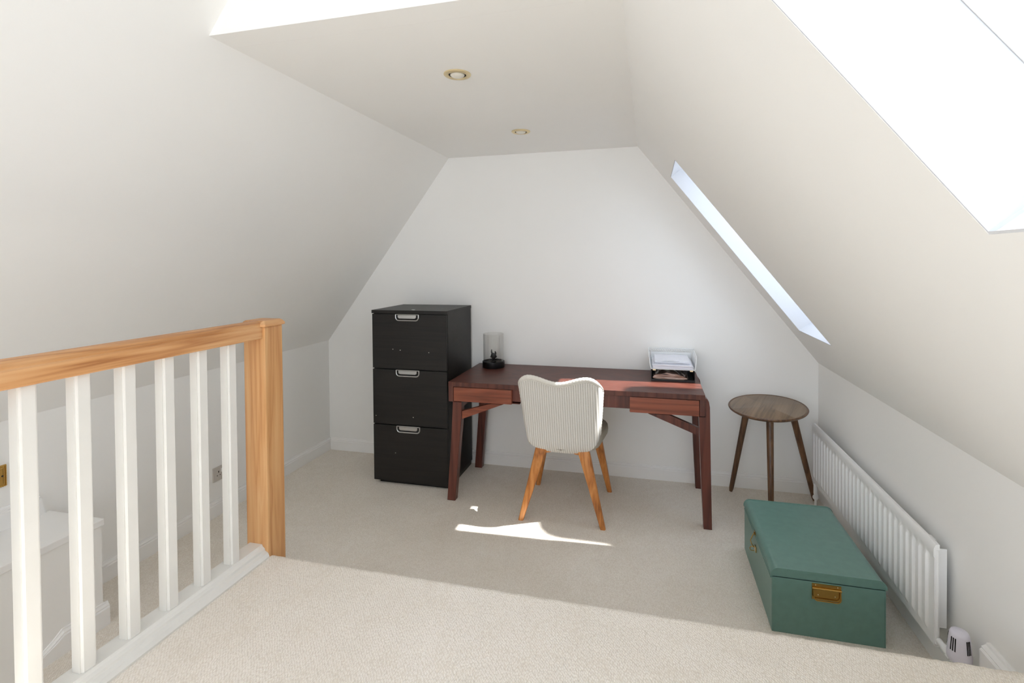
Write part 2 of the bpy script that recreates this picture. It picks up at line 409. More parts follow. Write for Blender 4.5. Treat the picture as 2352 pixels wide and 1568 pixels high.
# low boxed-in wall on the left with a white cap board, and its skirting that slopes down
XBk, YBk = .309, -1.945
struct('wall_stair_boxing', B(0, XBk, YN+.01, YBk, 0, .424), M_wall)
struct('trim_1', B(0.001, XBk+.006, YN+.02, YBk+.008, .4242, .452, bev=.003), M_gloss)
p = [(u, .4522+v) for u, v in skirt_prof(.09)]
bm = PR(p, 1, YN+.03, YBk-.01)
for v in bm.verts:
    if v.co.y > -2.5: v.co.y -= (v.co.z-.4522)*.25
struct('baseboard_over_boxing', bm, M_gloss)
bm = bmesh.new()
def sec(y, h): return [(XBk+u, y, v) for u, v in skirt_prof(h)]
loft(bm, [sec(YBk+.016, .098), sec(-2.095, .098), sec(-2.125, .075), sec(-2.22, .02)])
struct('baseboard_boxing', bm, M_gloss)
p = [(YBk+v0, z) for v0, z in skirt_prof(.098)]
struct('baseboard_boxing_end', PR(p, 0, .0, XBk+.0), M_gloss)

# ------------------------------------------------------------------ balustrade
bal = thing('balustrade', 'white square balusters under an oak handrail ending in a square pine newel post', 'railing', (1.117, -1.93, ZP))
def T(bm, p=(1.117, -1.93, ZP)):
    bmesh.ops.translate(bm, verts=bm.verts[:], vec=-Vector(p)); return bm
newel = obj('newel_post', T(B(1.068, 1.163, -1.972, -1.882, .0, 1.283, bev=.004)), M_pine, bal)
bm = bmesh.new()
loft(bm, [rrect(1.1155, -1.927, z, wx, wy, .006) for z, wx, wy in ((1.2835, .108, .104), (1.286, .112, .108), (1.292, .112, .108), (1.302, .098, .094), (1.306, .088, .084))])
obj('post_cap', T(bm), M_oak, newel)
hp = [(1.084, 1.240), (1.150, 1.240), (1.153, 1.243), (1.153, 1.281), (1.150, 1.285), (1.151, 1.290), (1.146, 1.299), (1.134, 1.304), (1.117, 1.306), (1.100, 1.304), (1.088, 1.299), (1.083, 1.290), (1.084, 1.285), (1.081, 1.281), (1.081, 1.243)]
obj('handrail', T(PR(hp, 1, -4.6, -1.9725)), M_oak, bal)
rp = [(1.078, ZP+.0005), (1.166, ZP+.0005), (1.168, ZP+.008), (1.162, ZP+.020), (1.150, ZP+.026), (1.148, ZP+.034), (1.140, ZP+.040), (1.136, ZP+.048), (1.082, ZP+.048), (1.078, ZP+.043)]
obj('base_rail', T(PR(rp, 1, -4.6, -1.9725)), M_bal, bal)
y = -2.087; first = None; k = 0
while y > -4.5:
    cx = 1.112; hw = .0195
    # square with small moulded arrises
    sq = []
    for sx_, sy_ in ((1,1),(-1,1),(-1,-1),(1,-1)):
        e = .006; g = .003
        c1 = [(hw, hw-e), (hw-g, hw-e+.001), (hw-.001-g, hw-g-.001), (hw-e, hw-g), (hw-e, hw)]
        pc = [(sx_*a, sy_*b) for a, b in c1]
        if sx_*sy_ < 0: pc = pc[::-1]
        sq += pc
    if first is None:
        bm = bmesh.new(); prism(bm, sq, 2, ZP+.0482, 1.2398); first = bm_me = obj('baluster', bm, M_bal, bal)
        first.location = (cx-1.117, y+1.93, -ZP)
    else:
        c = first.copy(); C.objects.link(c); c.parent = bal; c.location = (cx-1.117, y+1.93, -ZP)
    y -= .1165

# ------------------------------------------------------------------ filing cabinet
fc = thing('filing_cabinet', 'tall black-brown three-drawer filing cabinet with steel cup handles beside the desk', 'filing cabinet', (.694, -.48, 0), .0)
cw, cd, ch = .550, .452, 1.195
obj('body', B(.0, cw, .02, cd, .03, ch-.0222), M_cab, fc)
obj('plinth', B(.03, cw-.004, .03, cd-.01, 0, .0298), M_black, fc)
obj('top_panel', B(-.004, cw+.003, -.002, cd+.002, ch-.022, ch, bev=.001), M_cab, fc)
dz = [(.797, 1.168), (.4145, .790), (.024, .4075)]
for z0, z1 in dz:
    d = obj('drawer', B(.0, cw-.002, 0, .0198, z0, z1, bev=.0012), M_cab, fc)
    hx = .264; hw = .084; hh = .040
    # steel cup: rounded ring with a recessed dark bowl
    def cup(hw, hh, rr, y, n=6, x0=hx, top=z1-.001):
        pts = [(x0-hw, y, top), ]
        for a in range(n+1):
            t = math.radians(180+90*a/n); pts.append((x0-hw+rr+rr*math.cos(t), y, top-hh+rr+rr*math.sin(t)))
        for a in range(n+1):
            t = math.radians(270+90*a/n); pts.append((x0+hw-rr+rr*math.cos(t), y, top-hh+rr+rr*math.sin(t)))
        pts.append((x0+hw, y, top)); return pts
    hb = bmesh.new()
    tube(hb, cup(hw, hh, .022, -.003), .0042, n=8)
    tube(hb, [(hx-hw, -.003, z1-.001), (hx+hw, -.003, z1-.001)], .003, n=6)
    obj('handle', hb, M_chrome, d, smooth=True)
    ib = bmesh.new(); o0 = cup(hw-.004, hh-.004, .018, -.0006); i0 = [(p[0]*.8+hx*.2, -.0045, (p[2]-(z1-.02))*.55+(z1-.02)) for p in o0]
    loft(ib, [o0, i0]); obj('cup', ib, M_dark, d, smooth=True)
    ib = bmesh.new(); i1 = [(hx+(p[0]-hx)*.84, -.0048, (p[2]-(z1-.02))*.62+(z1-.0165)) for p in o0]
    loft(ib, [[(a, b, c) for a, b, c in i1], [(a, b-.001, c) for a, b, c in i1]]); obj('grip', ib, M_chrome, d)
obj('lock', LT([(.012, ch+.0002), (.012, ch+.003), (.009, ch+.003), (.009, ch+.0015), (.0, ch+.0015)], .29, .04, 20), M_chrome, fc, smooth=True)
random.seed(3)
for sx_, sz_ in ((.155, .93), (.21, .925), (.42, .915), (.30, .472), (.02, .468), (.165, .22)):
    bm = bmesh.new(); n = 8; a0 = random.random()*6
    vs = [(sx_+.004*random.uniform(.5, 1.4)*math.cos(a0+2*PI*i/n), -.0002, sz_+.0025*random.uniform(.5, 1.4)*math.sin(a0+2*PI*i/n)) for i in range(n)]
    loft(bm, [vs, [(a, b-.0004, c) for a, b, c in vs]]); obj('chip', bm, M_socket, fc)

# ------------------------------------------------------------------ desk
DX, DY = 2.078, -.315
dk = thing('writing_desk', 'dark mahogany writing desk with two small front drawers and braced splayed legs', 'desk', (DX, DY, 0))
def D(bm): return T(bm, (DX, DY, 0))
obj('desk_top', D(B(1.305, 2.852, -.605, -.012, .730, .760, bev=.002)), M_desktop, dk)
obj('side_panel', D(B(1.306, 1.336, -.603, -.014, .635, .7298)), M_mahogd, dk); obj('side_panel', D(B(2.823, 2.851, -.603, -.014, .640, .7298)), M_mahogd, dk)
obj('apron', D(B(1.337, 2.822, -.575, -.555, .650, .7298)), M_mahogd, dk)
obj('back_rail', D(B(1.337, 2.822, -.04, -.016, .645, .7298)), M_mahogd, dk)
for a, b in ((1.340, 1.720), (2.436, 2.820)):
    d = obj('drawer', D(B(a, b, -.604, -.5755, .638, .727, bev=.0015)), M_mahog, dk)
    bx = bmesh.new()
    box(bx, a+.012, b-.012, -.554, -.20, .645, .722)
    obj('drawer_box', D(bx), M_mahogd, d)
    obj('drawer_surround', D(B(a-.003, b+.045 if a < 2 else b+.002, -.574, -.18, .634, .6378)), M_mahogd, dk)
def leg_poly(pts, y0, y1, m=M_mahogd):
    return obj('leg', D(PR(pts, 1, y0, y1, bev=.003)), m, dk)
for y0, y1 in ((-.604, -.555), (-.092, -.045)):
    leg_poly([(1.288, 0), (1.341, 0), (1.368, .30), (1.392, .545), (1.392, .6335), (1.333, .6335), (1.320, .40)], y0, y1)
    leg_poly([(2.842, 0), (2.886, 0), (2.880, .40), (2.877, .69), (2.872, .722), (2.862, .738), (2.852, .7425), (2.8525, .635), (2.818, .635), (2.822, .5), (2.828, .3)], y0, y1)
# diagonal braces, front and back
for y0, y1 in ((-.596, -.566), (-.085, -.055)):
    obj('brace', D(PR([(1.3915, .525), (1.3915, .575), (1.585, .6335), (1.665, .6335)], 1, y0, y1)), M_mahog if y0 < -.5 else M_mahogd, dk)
    obj('brace', D(PR([(2.8175, .525), (2.8175, .570), (2.655, .6335), (2.540, .6335)], 1, y0, y1)), M_mahogd, dk)
# side rails between front and back legs
obj('side_rail', D(B(1.345, 1.375, -.5545, -.0925, .585, .6335)), M_mahogd, dk)
obj('side_rail', D(B(2.830, 2.858, -.5545, -.0925, .585, .6335)), M_mahogd, dk)
obj('screw', D(LT([(.006, .0), (.006, .004), (0, .004)], 0, 0, 12)), M_chrome, dk)
sc = dk.children[-1]
sc.data.transform(Matrix.Translation((DX, DY, 0))); sc.rotation_euler = (PI/2, 0, 0); sc.location = (1.415-DX, -.558-DY+.02, .588)
sc.location = (1.425-DX, -.5962-DY, .567)

# ------------------------------------------------------------------ hurricane lamp
hl = thing('candle_lantern', 'smoky glass cylinder lantern with a black round base on the left end of the desk', 'lantern', (1.452, -.125, .7602))
obj('base', LT([(.0, 0), (.078, 0), (.080, .003), (.080, .044), (.0768, .045), (.0768, .034), (0, .034)], n=48), M_black, hl, smooth=True)
obj('glass_cylinder', LT([(.0712, .0345), (.0742, .0345), (.0742, .240), (.0728, .2412), (.0714, .240), (.0712, .0345)], n=56), M_glass, hl, smooth=True)
bm = LT([(0, .0185), (.016, .0185), (.017, .024), (.008, .030), (.008, .036), (.016, .045), (.018, .055), (.014, .064), (.0, .068)], n=20)
tube(bm, [(-.008, 0, .06), (-.013, 0, .074), (-.012, 0, .086)], [.006, .005, .003])
tube(bm, [(.008, 0, .058), (.014, 0, .068), (.009, .003, .076)], [.006, .006, .003])
tube(bm, [(.012, 0, .045), (.022, -.003, .05)], [.005, .003]); tube(bm, [(-.012, 0, .045), (-.021, -.003, .048)], [.005, .003])
bmesh.ops.scale(bm, verts=bm.verts[:], vec=(1.15, 1.15, 1.35)); bmesh.ops.translate(bm, verts=bm.verts[:], vec=(0, 0, .0095))
obj('candle_holder', bm, M_black, hl, smooth=True)

# ------------------------------------------------------------------ letter trays, papers
TX0, TX1, TY0, TY1 = 2.556, 2.822, -.318, -.03
tz = .7604
lt = thing('letter_tray', 'black open-fronted letter tray, lower of the two at the right end of the desk', 'tray', ((TX0+TX1)/2, TY0, tz))
def L(bm, z=tz): return T(bm, ((TX0+TX1)/2, TY0, z))
obj('base', L(B(TX0, TX1, TY0, TY1, tz, tz+.004)), M_black, lt)
for x in (TX0, TX1-.004): obj('side_wall', L(PR([(TY0+.002, tz+.0042), (TY1, tz+.0042), (TY1, tz+.0658), (TY0+.03, tz+.0658), (TY0+.002, tz+.0658)], 0, x, x+.004)), M_black, lt)
obj('back_wall', L(B(TX0+.0042, TX1-.0042, TY1-.004, TY1, tz+.0042, tz+.064)), M_black, lt)
obj('lip', L(B(TX0+.0042, TX1-.0042, TY0, TY0+.003, tz+.0042, tz+.012)), M_black, lt)
# plastic wallet sagging in the lower tray
bm = bmesh.new(); nx, ny = 24, 6; g = []
for s_ in (0, 1):
    for j in range(ny+1):
        for i in range(nx+1):
            u = i/nx; v = j/ny; x = TX0+.012+u*(.225-.012*(1-v)); y_ = TY0+.012+v*.25
            zc = tz+.006
            bulge = math.sin(PI*min(1, max(0, u)))**.6
            zt = tz+.013+.032*bulge*(1-.15*v)+.010*(1-u)**2+.0015*math.sin(u*19+v*5)
            zb = tz+.0048+.012*(1-bulge)
            g.append(bm.verts.new((x, y_+(.003*math.sin(u*7)), zt if s_ else zb)))
def gi(s_, j, i): return g[s_*(nx+1)*(ny+1)+j*(nx+1)+i]
for s_ in (0, 1):
    for j in range(ny):
        for i in range(nx): bm.faces.new((gi(s_, j, i), gi(s_, j, i+1), gi(s_, j+1, i+1), gi(s_, j+1, i)))
for i in range(nx):
    bm.faces.new((gi(0, 0, i), gi(0, 0, i+1), gi(1, 0, i+1), gi(1, 0, i))); bm.faces.new((gi(0, ny, i), gi(0, ny, i+1), gi(1, ny, i+1), gi(1, ny, i)))
for j in range(ny):
    bm.faces.new((gi(0, j, 0), gi(0, j+1, 0), gi(1, j+1, 0), gi(1, j, 0))); bm.faces.new((gi(0, j, nx), gi(0, j+1, nx), gi(1, j+1, nx), gi(1, j, nx)))
recalc(bm); tag(obj('document_wallet', bm, M_wallet, smooth=True), 'clear plastic wallet of brown printed pages lying in the black lower tray', 'folder')
# white mesh tray on top
uz = tz+.0735
ut = thing('letter_tray', 'white metal letter tray with pierced lattice back, stacked on top and full of papers', 'tray', ((TX0+TX1)/2, TY0, uz))
obj('base', L(B(TX0, TX1, TY0, TY1, uz, uz+.0025), uz), M_traywhite, ut)
for sgn, x in ((-1, TX0), (1, TX1)):
    bm = bmesh.new()
    # raked side wall leaning outwards, made of rim wire plus punched sheet
    def sp(y_, h): return (x+sgn*h*.16, y_, uz+.0025+h)
    rim = [sp(TY0, 0), sp(TY0+.012, .05), sp(TY0+.03, .078), sp(TY1, .082)]
    tube(bm, rim, .0022, n=6); tube(bm, [sp(TY0, 0), sp(TY1, 0)], .002, n=6)
    n = 15
    for i in range(n):
        ya = TY0+.03+(TY1-TY0-.03)*i/n; yb = TY0+.03+(TY1-TY0-.03)*(i+1)/n
        tube(bm, [sp(ya, .078), sp(yb, .052)], .0012, n=4); tube(bm, [sp(yb, .078), sp(ya, .052)], .0012, n=4)
    q = [sp(TY0+.006, 0.001), sp(TY1, .001), sp(TY1, .052), sp(TY0+.014, .052)]
    loft(bm, [q, [(a+sgn*.0012, b, c) for a, b, c in q]])
    obj('side_wall', L(bm, uz), M_traywhite, ut, smooth=True)
bm = bmesh.new()
def bp(x, h): return (x, TY1+h*.1, uz+.0025+h)
tube(bm, [bp(TX0, .0), bp(TX0-.013, .082), bp(TX1+.013, .082), bp(TX1, 0)], .0022, n=6)
n = 18
for i in range(n):
    xa = TX0-.008+(TX1-TX0+.016)*i/n; xb = TX0-.008+(TX1-TX0+.016)*(i+1)/n
    tube(bm, [bp(xa, .082), bp(xb, .056)], .0013, n=4); tube(bm, [bp(xb, .082), bp(xa, .056)], .0013, n=4)
loft(bm, [[bp(TX0, .001), bp(TX1, .001), bp(TX1, .056), bp(TX0, .056)], [(a, b+.0012, c) for a, b, c in (bp(TX0, .001), bp(TX1, .001), bp(TX1, .056), bp(TX0, .056))]])
obj('back_wall', L(bm, uz), M_traywhite, ut, smooth=True)
for x in (TX0+.012, TX1-.03): obj('clip', L(B(x, x+.018, TY0-.0005, TY0+.012, uz-.0077, uz-.0002), uz), M_brasspale, ut)
# paper bundles
def bundle(x0, x1, y0, y1, z0, z1, n, curl, lab, rz=0):
    bm = bmesh.new(); random.seed(int(z0*1000)); t = (z1-z0)/n
    for k in range(n):
        jx, jy = random.uniform(-.003, .003), random.uniform(-.006, .006)
        secs = []
        m = 8
        for i in range(m+1):
            u = i/m; x = x0+jx+(x1-x0)*u; c = curl*math.sin(PI*u)**2*(k/n)+.001*math.sin(u*9+k)
            c = max(c, 0)
            za, zb = z0+k*t, z0+(k+.8)*t
            secs.append([(x, y0+jy, za+c), (x, y1, za), (x, y1, zb), (x, y0+jy, zb+c)])
        loft(bm, secs)
    return tag(obj('paper_stack', bm, M_paper), lab, 'papers')
bundle(TX0+.012, TX1-.012, TY0+.008, TY1-.012, uz+.0032, uz+.026, 6, .0, 'thick stack of loose white sheets filling the bottom of the white tray')
bundle(TX0+.022, TX1-.028, TY0+.045, TY1-.014, uz+.0275, uz+.046, 4, .004, 'thin white document with curled front edge lying on the papers in the white tray')

# ------------------------------------------------------------------ woven chair
CX, CY = 2.048, -.49
chr_ = thing('desk_chair', 'cream woven shell chair with splayed teak legs pushed up to the desk', 'chair', (CX, CY, 0))
def sgn(v): return -1 if v < 0 else 1
def shell_pt(s, t, off=0.0):
    a = abs(s)
    zb = .392+.125*(1-(1-min(1, a)**2.6)**(1/2.2)) if a < 1 else .517
    if a <= .66: zt = .838+.034*(1-math.cos(PI*a/.66))/2
    else: zt = .872-.10*(1-math.sqrt(max(0, 1-((a-.66)/.34)**2)))
    z = zb+t*(zt-zb)
    hwid = .214+.034*min(1, max(0, (z-.45)/.36))**.8
    x = s*hwid
    y = -.222-.105*((z-.42)/.45)+.022*a**2+.050*a**24
    if z < .46: y += .035*((.46-z)/.07)**2
    return Vector((x, y+off, z))
# outline (closed) and its inset
def outline(n=150):
    up = [shell_pt(-.9995, j/46) for j in range(0, 47)]
    tp = [shell_pt(max(-.9995, min(.9995, -1+2*i/n)), 1) for i in range(1, n)]
    return up+tp+[shell_pt(.9995, 1-j/46) for j in range(0, 47)]
def resample(P, step):
    out = [P[0]]; acc = 0
    for a, b in zip(P, P[1:]):
        d = (b-a).length
        while d > 0 and acc+d >= step:
            f = (step-acc)/d; a = a+(b-a)*f; out.append(a); d = (b-a).length; acc = 0
        acc += d
    return out
OUT = resample(outline(), .004)
def edge_dist(p): return min(((p.x-q.x)**2+(p.z-q.z)**2) for q in OUT[::3])**.5
bm = bmesh.new(); NX, NZ = 300, 56
grid = [[], []]
for i in range(NX+1):
    s = max(-.9995, min(.9995, -1+2*i/NX)); c0, c1 = [], []
    for j in range(NZ+1):
        p = shell_pt(s, j/NZ); d = edge_dist(p) if (abs(s) > .8 or j > NZ*.85) else 1
        amp = .0006*min(1, max(0, (d-.024)/.004))
        c0.append(bm.verts.new((p.x, p.y-amp*math.sin(2*PI*p.x/.0131), p.z))); c1.append(bm.verts.new((p.x, p.y+.014, p.z)))
    grid[0].append(c0); grid[1].append(c1)
for l in (0, 1):
    for i in range(NX):
        for j in range(NZ):
            f = (grid[l][i][j], grid[l][i+1][j], grid[l][i+1][j+1], grid[l][i][j+1])
            bm.faces.new(f if l == 0 else f[::-1])
for i in range(NX):
    for j in (0, NZ): bm.faces.new((grid[0][i][j], grid[0][i+1][j], grid[1][i+1][j], grid[1][i][j]))
for i in (0, NX):
    for j in range(NZ): bm.faces.new((grid[0][i][j], grid[0][i][j+1], grid[1][i][j+1], grid[1][i][j]))
recalc(bm)
back = obj('backrest', bm, M_woven, chr_, smooth=True)
# border: padded woven band round the edge, with a twisted cord along its inner side
def inset(d, dy):
    R_ = []
    for i, p in enumerate(OUT):
        t = OUT[min(i+2, len(OUT)-1)]-OUT[max(i-2, 0)]; t.y = 0; t.normalize()
        nn = Vector((t.z, 0, -t.x))           # inward for this winding
        q = p+nn*d
        R_.append(Vector((q.x, p.y+dy, q.z)))
    return R_
ysurf = lambda q: shell_pt(max(-.99, min(.99, q.x/.235)), max(0, min(1, (q.z-.40)/.45))).y
c_o = inset(.009, .004); bm = bmesh.new(); secs = []
for i, p in enumerate(c_o):
    t = c_o[min(i+1, len(c_o)-1)]-c_o[max(i-1, 0)]; t.y = 0; t.normalize(); nn = Vector((t.z, 0, -t.x)); w_ = 1+.05*math.sin(i*1.3)
    secs.append([p+nn*(.013*w_*math.cos(2*PI*k/12))+Vector((0, .0115*w_*math.sin(2*PI*k/12), 0)) for k in range(12)])
loft(bm, secs); obj('border', bm, M_border, chr_, smooth=True)
c_i = inset(.0235, 0)
for q in c_i: q.y -= .0005
bm = bmesh.new()
for ph in (0, PI):
    pp = []
    for i, p in enumerate(c_i[6:-6]):
        a = i*.004/.014*2*PI+ph
        t = c_i[min(i+8, len(c_i)-1)]-c_i[i+5]; t.y = 0; t.normalize(); nn = Vector((t.z, 0, -t.x))
        pp.append(p+nn*(.0022*math.cos(a))+Vector((0, .0022*math.sin(a), 0)))
    tube(bm, pp, .0019, n=5)
obj('twisted_cord', bm, M_border, chr_, smooth=True)
bp0 = shell_pt(.02, .035)
bm = bmesh.new()
prism(bm, [(-.026, .0), (-.024, .006), (-.011, .005), (-.007, .009), (.0, .011), (.007, .009), (.011, .005), (.024, .006), (.026, 0), (.024, -.005), (.010, -.004), (.006, -.008), (0, -.009), (-.006, -.008), (-.010, -.004), (-.024, -.005)], 1, 0, .004)
bmesh.ops.translate(bm, verts=bm.verts[:], vec=(bp0.x-.008, shell_pt(.02, .05).y-.0085, bp0.z+.020)); obj('badge', bm, M_badge, chr_)
# seat
bm = bmesh.new(); bmesh.ops.create_uvsphere(bm, u_segments=48, v_segments=24, radius=1)
for v in bm.verts:
    x, y_, z = v.co
    rr = math.hypot(x, y_); a = math.atan2(y_, x)
    q_ = 4.0 if y_ > 0 else 7.0; k = (abs(math.cos(a))**q_+abs(math.sin(a))**q_)**(-1/q_)
    v.co = Vector(((.220+.026*min(1, max(0, (y_+.6)/.9)))*x*k, (.232 if y_ > 0 else .230)*y_*k+.012, .462+(.052 if z > 0 else .062)*sgn(z)*abs(z)**.55))
obj('seat', bm, M_seat, chr_, smooth=True)
def leg_loft(top, foot, wt, wf, dt, df, name='leg', m=M_teak, par=chr_, bend=0):
    bm = bmesh.new(); secs = []
    for k in range(9):
        u = k/8; c = Vector(top).lerp(Vector(foot), u); wx = wt+(wf-wt)*u; wy = dt+(df-dt)*u
        secs.append([Vector(p) for p in rrect(c.x, c.y, c.z, wx, wy, min(wx, wy)*.28)])
    loft(bm, secs); return obj(name, bm, m, par, smooth=True)
for sx_ in (-1, 1):
    leg_loft((sx_*.122, -.176, .425), (sx_*.240, -.236, 0.0), .072, .030, .042, .030)
    leg_loft((sx_*.165, .150, .405), (sx_*.241, .232, 0.0), .060, .030, .045, .030)
bm = bmesh.new()
prism(bm, [(-.118, .425), (-.118, .385), (-.075, .392), (-.04, .410), (.04, .410), (.075, .392), (.118, .385), (.118, .425)], 1, -.186, -.160)
for sx_ in (-1, 1):
    prism(bm, [(-.16, .425), (-.16, .388), (-.1, .396), (.1, .386), (.14, .372), (.14, .405)], 0, sx_*.135-.012, sx_*.135+.012)
box(bm, -.16, .16, .14, .165, .375, .41)
obj('seat_frame', bm, M_teak, chr_)

# ------------------------------------------------------------------ round stool
SX, SY = 3.242, -.287
st = thing('round_stool', 'round walnut three-legged stool standing by the back wall near the radiator', 'stool', (SX, SY, 0))
def ell(r, z): return (r, z)
zt = .632
prof_t = [(0, zt-.022), (.80, zt-.022), (.93, zt-.018), (.985, zt-.010), (1.0, zt-.004), (.985, zt+.001), (.965, zt+.001), (.955, zt-.002), (.945, zt), (0, zt)]
top = obj('seat', LT(prof_t, 0, 0, 72, sx=.218, sy=.285), M_stooltop, st, smooth=True)
top.rotation_euler = (0, 0, -.36)
rimb = LT([(.948, zt-.0015), (.965, zt+.0012), (.985, zt+.0012), (1.002, zt-.004), (.987, zt-.0105), (.93, zt-.0185)], 0, 0, 72, sx=.2185, sy=.2855)
obj('rim', rimb, M_walnut, top, smooth=True)
def round_leg(a, b, ra, rb):
    bm = TB([Vector(a).lerp(Vector(b), t) for t in (0, .2, .4, .6, .8, .96, 1)], [ra+(rb-ra)*t for t in (0, .2, .4, .6, .8, .96)]+[rb*.7], n=18)
    return obj('leg', bm, M_walnut, st, smooth=True)
round_leg((3.155-SX, -.16-SY, .610), (3.062-SX, -.085-SY, 0.004), .021, .014)
round_leg((3.398-SX, -.17-SY, .610), (3.552-SX, -.105-SY, 0.004), .021, .014)
round_leg((3.238-SX, -.36-SY, .610), (3.215-SX, -.50-SY, 0.004), .021, .014)

# ------------------------------------------------------------------ green trunk
KX0, KX1, KY0, KY1, KH, KS = 3.030, 3.440, -1.345, -.750, .262, .228
tr = thing('storage_trunk', 'sage green metal trunk with rounded lid and brass handle by the radiator', 'trunk', ((KX0+KX1)/2, (KY0+KY1)/2, 0))
tx, ty = (KX0+KX1)/2, (KY0+KY1)/2
def K(bm): return T(bm, (tx, ty, 0))
obj('body', K(B(KX0, KX1, KY0, KY1, 0.0, KS-.0015, bev=.004)), M_green, tr)
def lidp(x0, x1, h, r):
    p = [(x0, KS), (x1, KS)]
    for k in range(9): a = math.radians(90*k/8); p.append((x1-r+r*math.cos(a), h-r+r*math.sin(a)))
    for k in range(9): a = math.radians(90+90*k/8); p.append((x0+r+r*math.cos(a), h-r+r*math.sin(a)))
    return p
lid = obj('lid', K(PR(lidp(KX0-.002, KX1+.002, KH, .030), 1, KY0+.002, KY1-.002)), M_green, tr, smooth=True)
for yy in (KY0-.001, KY1-.006):
    bm = bmesh.new()
    po = lidp(KX0-.0045, KX1+.0045, KH+.0025, .032); pi_ = lidp(KX0+.004, KX1-.004, KH-.006, .024)
    a = [(p[0], yy, p[1]) for p in po]; b = [(p[0], yy, p[1]) for p in pi_]; c = [(p[0], yy+.007, p[1]) for p in pi_]; d = [(p[0], yy+.007, p[1]) for p in po]
    V = [[bm.verts.new(q) for q in R_] for R_ in (a, b, c, d)]
    n = len(po)
    for q in range(4):
        for i in range(n):
            bm.faces.new((V[q][i], V[q][(i+1) % n], V[(q+1) % 4][(i+1) % n], V[(q+1) % 4][i]))
    recalc(bm); obj('lid_bead', K(bm), M_green, tr, smooth=True)
for R_ in (( KX0-.003, KX0-.0002, KY0+.01, KY1-.01, KS-.013, KS-.008), (KX0-.004, KX0-.0022, KY0+.01, KY1-.01, KS+.002, KS+.007),
           (KX0+.002, KX0+.005, KY0-.002, KY0-.0002, .004, KS-.004), (KX1-.005, KX1-.002, KY0-.002, KY0-.0002, .004, KS-.004)):
    obj('pressed_rib', K(B(*R_)), M_green, tr)
# front handle
hx0, hx1, hz0, hz1 = 3.178, 3.283, .158, .222
hp_ = obj('handle_plate', K(B(hx0, hx1, KY0-.003, KY0-.0002, hz0, hz1, bev=.0006)), M_brass, tr)
bm = bmesh.new(); tube(bm, [(hx0, KY0-.006, hz1-.018), (hx1, KY0-.006, hz1-.018)], .0042, n=12)
tube(bm, [(hx0+.004, KY0-.008, hz1-.020), (hx0+.004, KY0-.012, hz0+.014), (hx0+.008, KY0-.012, hz0+.006), (hx0+.014, KY0-.012, hz0+.002), (hx1-.014, KY0-.012, hz0+.002), (hx1-.008, KY0-.012, hz0+.006), (hx1-.004, KY0-.012, hz0+.014), (hx1-.004, KY0-.008, hz1-.020)], .0024, n=8)
obj('bail', K(bm), M_brass, hp_, smooth=True)
for x, z in ((hx0+.013, hz1-.006), (hx1-.013, hz1-.006), (hx0+.022, hz0+.020), (hx1-.022, hz0+.020)):
    bm = bmesh.new(); bmesh.ops.create_uvsphere(bm, u_segments=10, v_segments=6, radius=.0022, matrix=Matrix.Translation((x, KY0-.003, z)))
    obj('rivet', K(bm), M_brasspale, hp_, smooth=True)
# side latch on the left long face
ly = -1.04
lp = obj('latch_plate', K(B(KX0-.0055, KX0-.0037, ly-.014, ly+.014, KS+.001, KS+.018)), M_brass, tr)
lp = obj('latch_plate', K(B(KX0-.004, KX0-.0002, ly-.014, ly+.014, KS-.075, KS-.052)), M_brass, tr)
bm = bmesh.new()
tube(bm, [(KX0-.008, ly, KS+.010), (KX0-.016, ly-.002, KS-.004), (KX0-.024, ly-.003, KS-.022), (KX0-.020, ly-.003, KS-.040), (KX0-.010, ly, KS-.054)], .0022, n=8)
tube(bm, [(KX0-.006, ly-.010, KS+.008), (KX0-.006, ly+.010, KS+.008)], .003, n=8)
tube(bm, [(KX0-.005, ly, KS-.056), (KX0-.022, ly, KS-.054), (KX0-.027, ly, KS-.062), (KX0-.024, ly, KS-.072), (KX0-.008, ly, KS-.074)], .002, n=8)
obj('latch_wire', K(bm), M_brass, lp, smooth=True)

# ------------------------------------------------------------------ radiator
RF, RB_ = 3.528, 3.548        # front panel faces
ry0, ry1, rz0, rz1 = -1.485, -.135, .135, .502
rd = thing('panel_radiator', 'long white fluted panel radiator on the right wall behind the trunk', 'radiator', (3.54, (ry0+ry1)/2, .32))
RDc = (3.54, (ry0+ry1)/2, .32)
# moulded front panel: flutes as relief
nfl = 28; m0, m1 = ry0+.028, ry1-.01; pit = (m1-m0)/nfl
ysamp = [ry0, ry0+.002, ry0+.006, ry0+.022]
def relief(y):
    if y < m0 or y > m1: return 0
    u = ((y-m0)/pit) % 1
    e = .16
    if u < .22 or u > .78: return 0
    k = min((u-.22)/.14, (.78-u)/.14, 1); return k
Y = [ry0, ry0+.003, ry0+.02]
for i in range(nfl):
    for f_ in (0, .20, .27, .35, .5, .65, .73, .80): Y.append(m0+(i+f_)*pit)
Y += [m1, ry1-.003, ry1]
Z = [rz0, rz0+.004, rz0+.028, rz0+.034, rz0+.042, rz0+.056, (rz0+rz1)/2, rz1-.060, rz1-.050, rz1-.044, rz1-.030, rz1-.016, rz1-.006, rz1-.001]
bm = bmesh.new(); G = []
for y_ in Y:
    row = []
    for z_ in Z:
        fz = 1 if rz0+.045 < z_ < rz1-.050 else (.6 if rz0+.036 < z_ < rz1-.047 else 0)
        dx = -.0085*relief(y_)*fz
        if z_ > rz1-.02: dx += .010*((z_-(rz1-.02))/.02)**2
        if z_ > rz1-.048: dx += -.003
        if z_ < rz0+.003: dx += .004
        row.append(bm.verts.new((RF+dx+.004, y_, z_)))
    G.append(row)
for i in range(len(Y)-1):
    for j in range(len(Z)-1): bm.faces.new((G[i][j], G[i+1][j], G[i+1][j+1], G[i][j+1]))
bk = {}
